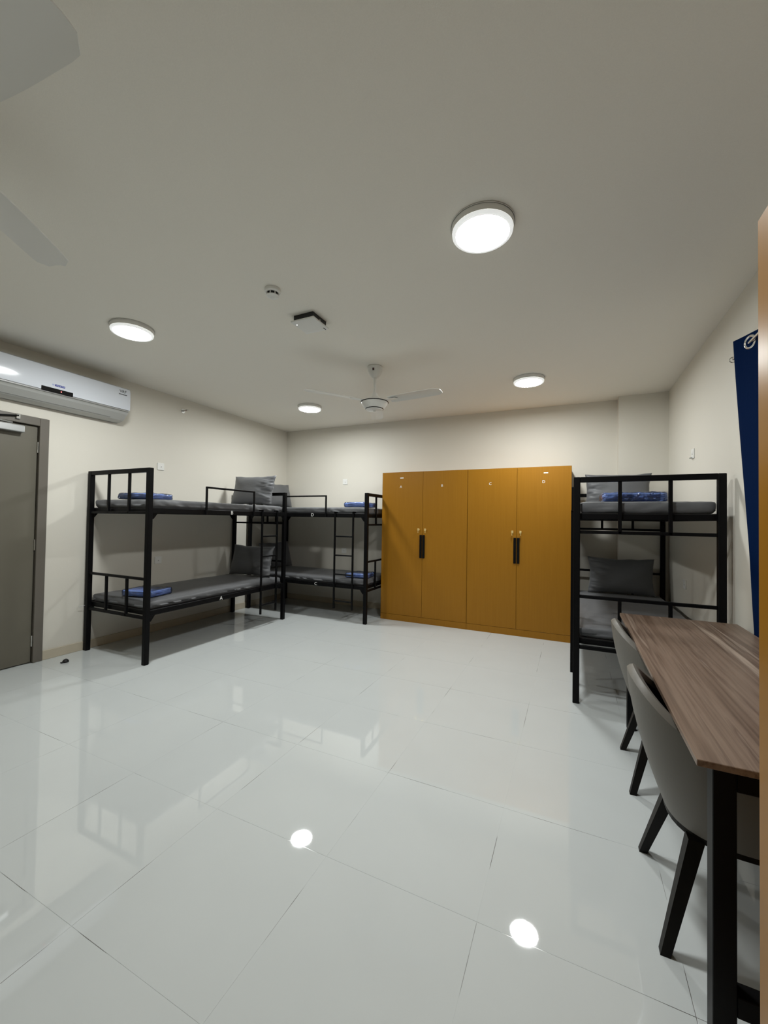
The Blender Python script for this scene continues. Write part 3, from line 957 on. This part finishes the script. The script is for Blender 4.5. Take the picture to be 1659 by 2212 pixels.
# ================================================================ CHAIRS
def make_chair():
    """faces +x, origin on the floor under the seat"""
    r = empty('dining_chair')
    NS = 56
    ZB = 0.36
    def plan(s, k, inset):
        # s 0..1 along the U from the near arm round the back to the far arm
        a = (s - 0.5) * 2
        q = abs(a)
        half = 0.247 - inset
        back = -0.312 + inset
        # arms straight for q>0.62, rounded back below
        if q > 0.60:
            x = 0.00 + (q - 0.60) / 0.40 * 0.19
            y = half
        else:
            th = q / 0.60 * PI / 2
            x = back * math.cos(th) ** 0.80
            y = half * math.sin(th) ** 0.80
        y = y if a > 0 else -y
        return x, y
    def rim(s):
        q = abs(s - 0.5) * 2
        t = min(1.0, q / 0.71)
        t = t * t * (3 - 2 * t)
        return 0.803 - 0.20 * t
    def outer(s, v, inset=0.0):
        x, y = plan(s, v, inset)
        zr = rim(s)
        z = ZB + (zr - ZB) * v
        k = (1 - v)
        sx = 1 - 0.30 * k ** 1.7 - 0.06 * k
        sy = 1 - 0.20 * k ** 2.0
        return Vector((x * (sx if x < 0 else 1.0), y * sy, z))
    VV = [0, .06, .14, .24, .36, .5, .65, .8, .92, .98]
    TH = 0.040
    loops = []
    for i in range(NS + 1):
        s = i / NS
        pts = [outer(s, v) for v in VV]
        o1, i1 = outer(s, 1.0), outer(s, 1.0, TH)
        mid = (o1 + i1) / 2
        pts += [o1 + Vector((0, 0, 0.004)), o1.lerp(mid, 0.5) + Vector((0, 0, 0.014)), mid + Vector((0, 0, 0.018)), i1.lerp(mid, 0.5) + Vector((0, 0, 0.013)), i1 + Vector((0, 0, 0.0)), outer(s, 0.93, TH)]
        pts += [outer(s, 0.93, TH * 0.55), outer(s, 0.5, TH * 0.5), outer(s, 0.06, TH * 0.5)]
        loops.append(pts)
    b = MB()
    b.grid(loops, close_u=True)
    b.bm.verts.ensure_lookup_table()
    n = len(loops[0])
    b.bm.faces.new([b.bm.verts[i] for i in range(n)])
    b.bm.faces.new([b.bm.verts[NS * n + i] for i in reversed(range(n))])
    b.build('backrest_shell', 'chair_taupe', r, True)
    lin = []
    for i in range(NS + 1):
        s = 0.004 + 0.992 * i / NS
        lin.append([outer(s, v, TH * 0.98) for v in (0.95, 0.9, 0.75, 0.6, 0.45, 0.3, 0.15)] + [outer(s, v, TH * 0.62) for v in (0.15, 0.5, 0.94)])
    b = MB()
    b.grid(lin, close_u=True)
    b.bm.verts.ensure_lookup_table()
    n = len(lin[0])
    b.bm.faces.new([b.bm.verts[i] for i in range(n)])
    b.bm.faces.new([b.bm.verts[NS * n + i] for i in reversed(range(n))])
    b.build('inner_lining', 'chair_black', r, True)
    # seat cushion and the dark base under it
    def seat_disp(p, nrm):
        if p.x < 0:
            p.y *= 1 - 0.42 * (p.x / 0.175) ** 2
        p.z += 0.012 * (1 - (p.x / 0.22) ** 2) * (1 - (p.y / 0.22) ** 2) if p.z > 0.05 else 0
        return p
    me = rounded_box(0.35, 0.34, 0.11, 0.03, 20, 20, 8, seat_disp)
    link('seat', me, 'chair_black', r, (0.025, 0, 0.372))
    poly = []
    for i in range(33):
        p = outer(i / 32, 0.02, 0.012)
        poly.append((p.x, p.y))
    MB().prism(poly, 0.338, 0.372, 'z').build('seat_base', 'chair_leg_wood', r)
    for sx, sy in ((-1, -1), (-1, 1), (1, -1), (1, 1)):
        if sx < 0:
            top, bot = (-0.138, sy * 0.150, 0.345), (-0.232, sy * 0.221, 0.0)
        else:
            top, bot = (0.150, sy * 0.180, 0.345), (0.195, sy * 0.205, 0.0)
        MB().taper(bot, top, (0.014, 0.014), (0.022, 0.022)).build('leg', 'chair_leg_wood', r)
    return r
ch = make_chair()
ch.location = (0.505, 1.79, 0)
tag(ch, 'taupe tub chair with dark legs at the near end of the table', 'chair', 'taupe tub chairs')
ch2 = copy_tree(ch)
ch2.location = (0.515, 2.625, 0)
tag(ch2, 'taupe tub chair at the far end of the table by the bunk', 'chair', 'taupe tub chairs')

# ================================================================ CURTAIN
ct = tag(empty('curtain', (0.91, 2.2, 0)), 'dark blue eyelet curtain hanging on the right wall', 'curtain')
def sm(t):
    t = max(0.0, min(1.0, t))
    return t * t * (3 - 2 * t)
CY0, PER, NF = 3.02, 0.37, 4
def cloth(t, z):
    """t counts folds from the far edge; returns world point"""
    k = (2.45 - z) / (2.45 - 0.75)
    kk = min(1.0, max(0.0, k))
    xc = 0.906 + 0.0385 * kk ** 1.25
    amp = 0.046 - 0.030 * kk
    y = CY0 - PER * t - 0.11 * kk + 0.022 * math.sin(4 * PI * t) * (1 - 0.5 * kk)
    x = xc - amp * math.cos(2 * PI * t + 0.35 * math.sin(3.1 * z + 7 * math.floor(t + 0.3) * 0.3) * kk)
    return Vector((min(x, 0.968), y, z))
cl0 = Vector((0.91, 2.2, 0))
rows = []
NT, NZ = NF * 16, 44
for j in range(NZ + 1):
    z = 2.45 - (2.45 - 0.12) * j / NZ
    row, back = [], []
    for i in range(NT + 1):
        t = -0.14 + (NF + 0.14) * i / NT
        p = cloth(t, z)
        q = cloth(t + 0.01, z)
        d = (q - p).normalized()
        nrm = Vector((d.y, -d.x, 0)) * 0.0016
        row.append(p + nrm - cl0)
        back.append(p - nrm - cl0)
    rows.append(row + list(reversed(back)))
b = MB()
b.grid(rows, close_u=True)
b.build('cloth', 'curtain_blue', ct, True)
for k in range(NF * 2 - 1):
    t = 0.25 + 0.5 * k
    p = cloth(t, 2.40)
    d = (cloth(t + 0.01, 2.40) - cloth(t - 0.01, 2.40)).normalized()
    nrm = Vector((d.y, -d.x, 0))
    rg = MB().tube([Vector((0.033 * math.cos(a), 0.033 * math.sin(a), 0)) for a in [2 * PI * i / 28 for i in range(28)]], 0.0078, 10, closed=True)
    o = rg.build('eyelet', 'chrome', ct, True)
    o.matrix_local = Matrix.Translation(Vector((0.909, p.y, 2.40)) - cl0) @ nrm.to_track_quat('Z', 'Y').to_matrix().to_4x4()
rod = tag(empty('curtain_rod', (0.909, 2.2, 2.40)), 'thin chrome curtain rod on the right wall carrying the blue curtain', 'curtain rod')
MB().tube([(0, 0.985, 0), (0, -1.05, 0)], 0.0095, 14).build('pole', 'steel', rod, True)
MB().tube([Vector((0.016 * math.cos(2 * PI * i / 20), 1.002, 0.016 * math.sin(2 * PI * i / 20))) for i in range(20)], 0.0035, 8, closed=True).build('finial', 'steel', rod, True)
for y in (0.93, -0.95):
    q = MB().tube([(0, y, -0.010), (0.03, y, -0.016), (0.066, y, -0.016)], 0.005, 8)
    q.box((0.061, y - 0.012, -0.045), (0.066, y + 0.012, 0.014), 0.001)
    q.build('bracket', 'steel', rod, True)

# ================================================================ DOOR STOP
ds = tag(empty('door_stop', (-4.233, 2.16, 0)), 'small black rubber door stop on the floor near the door', 'door stop')
MB().lathe([(0, 0.001), (0.024, 0.001), (0.026, 0.006), (0.024, 0.014), (0.018, 0.024), (0.009, 0.030), (0, 0.031)], n=24).build('dome', 'rubber', ds, True)
MB().box((-0.012, -0.040, 0.001), (0.012, -0.018, 0.010), 0.003).build('tongue', 'rubber', ds)
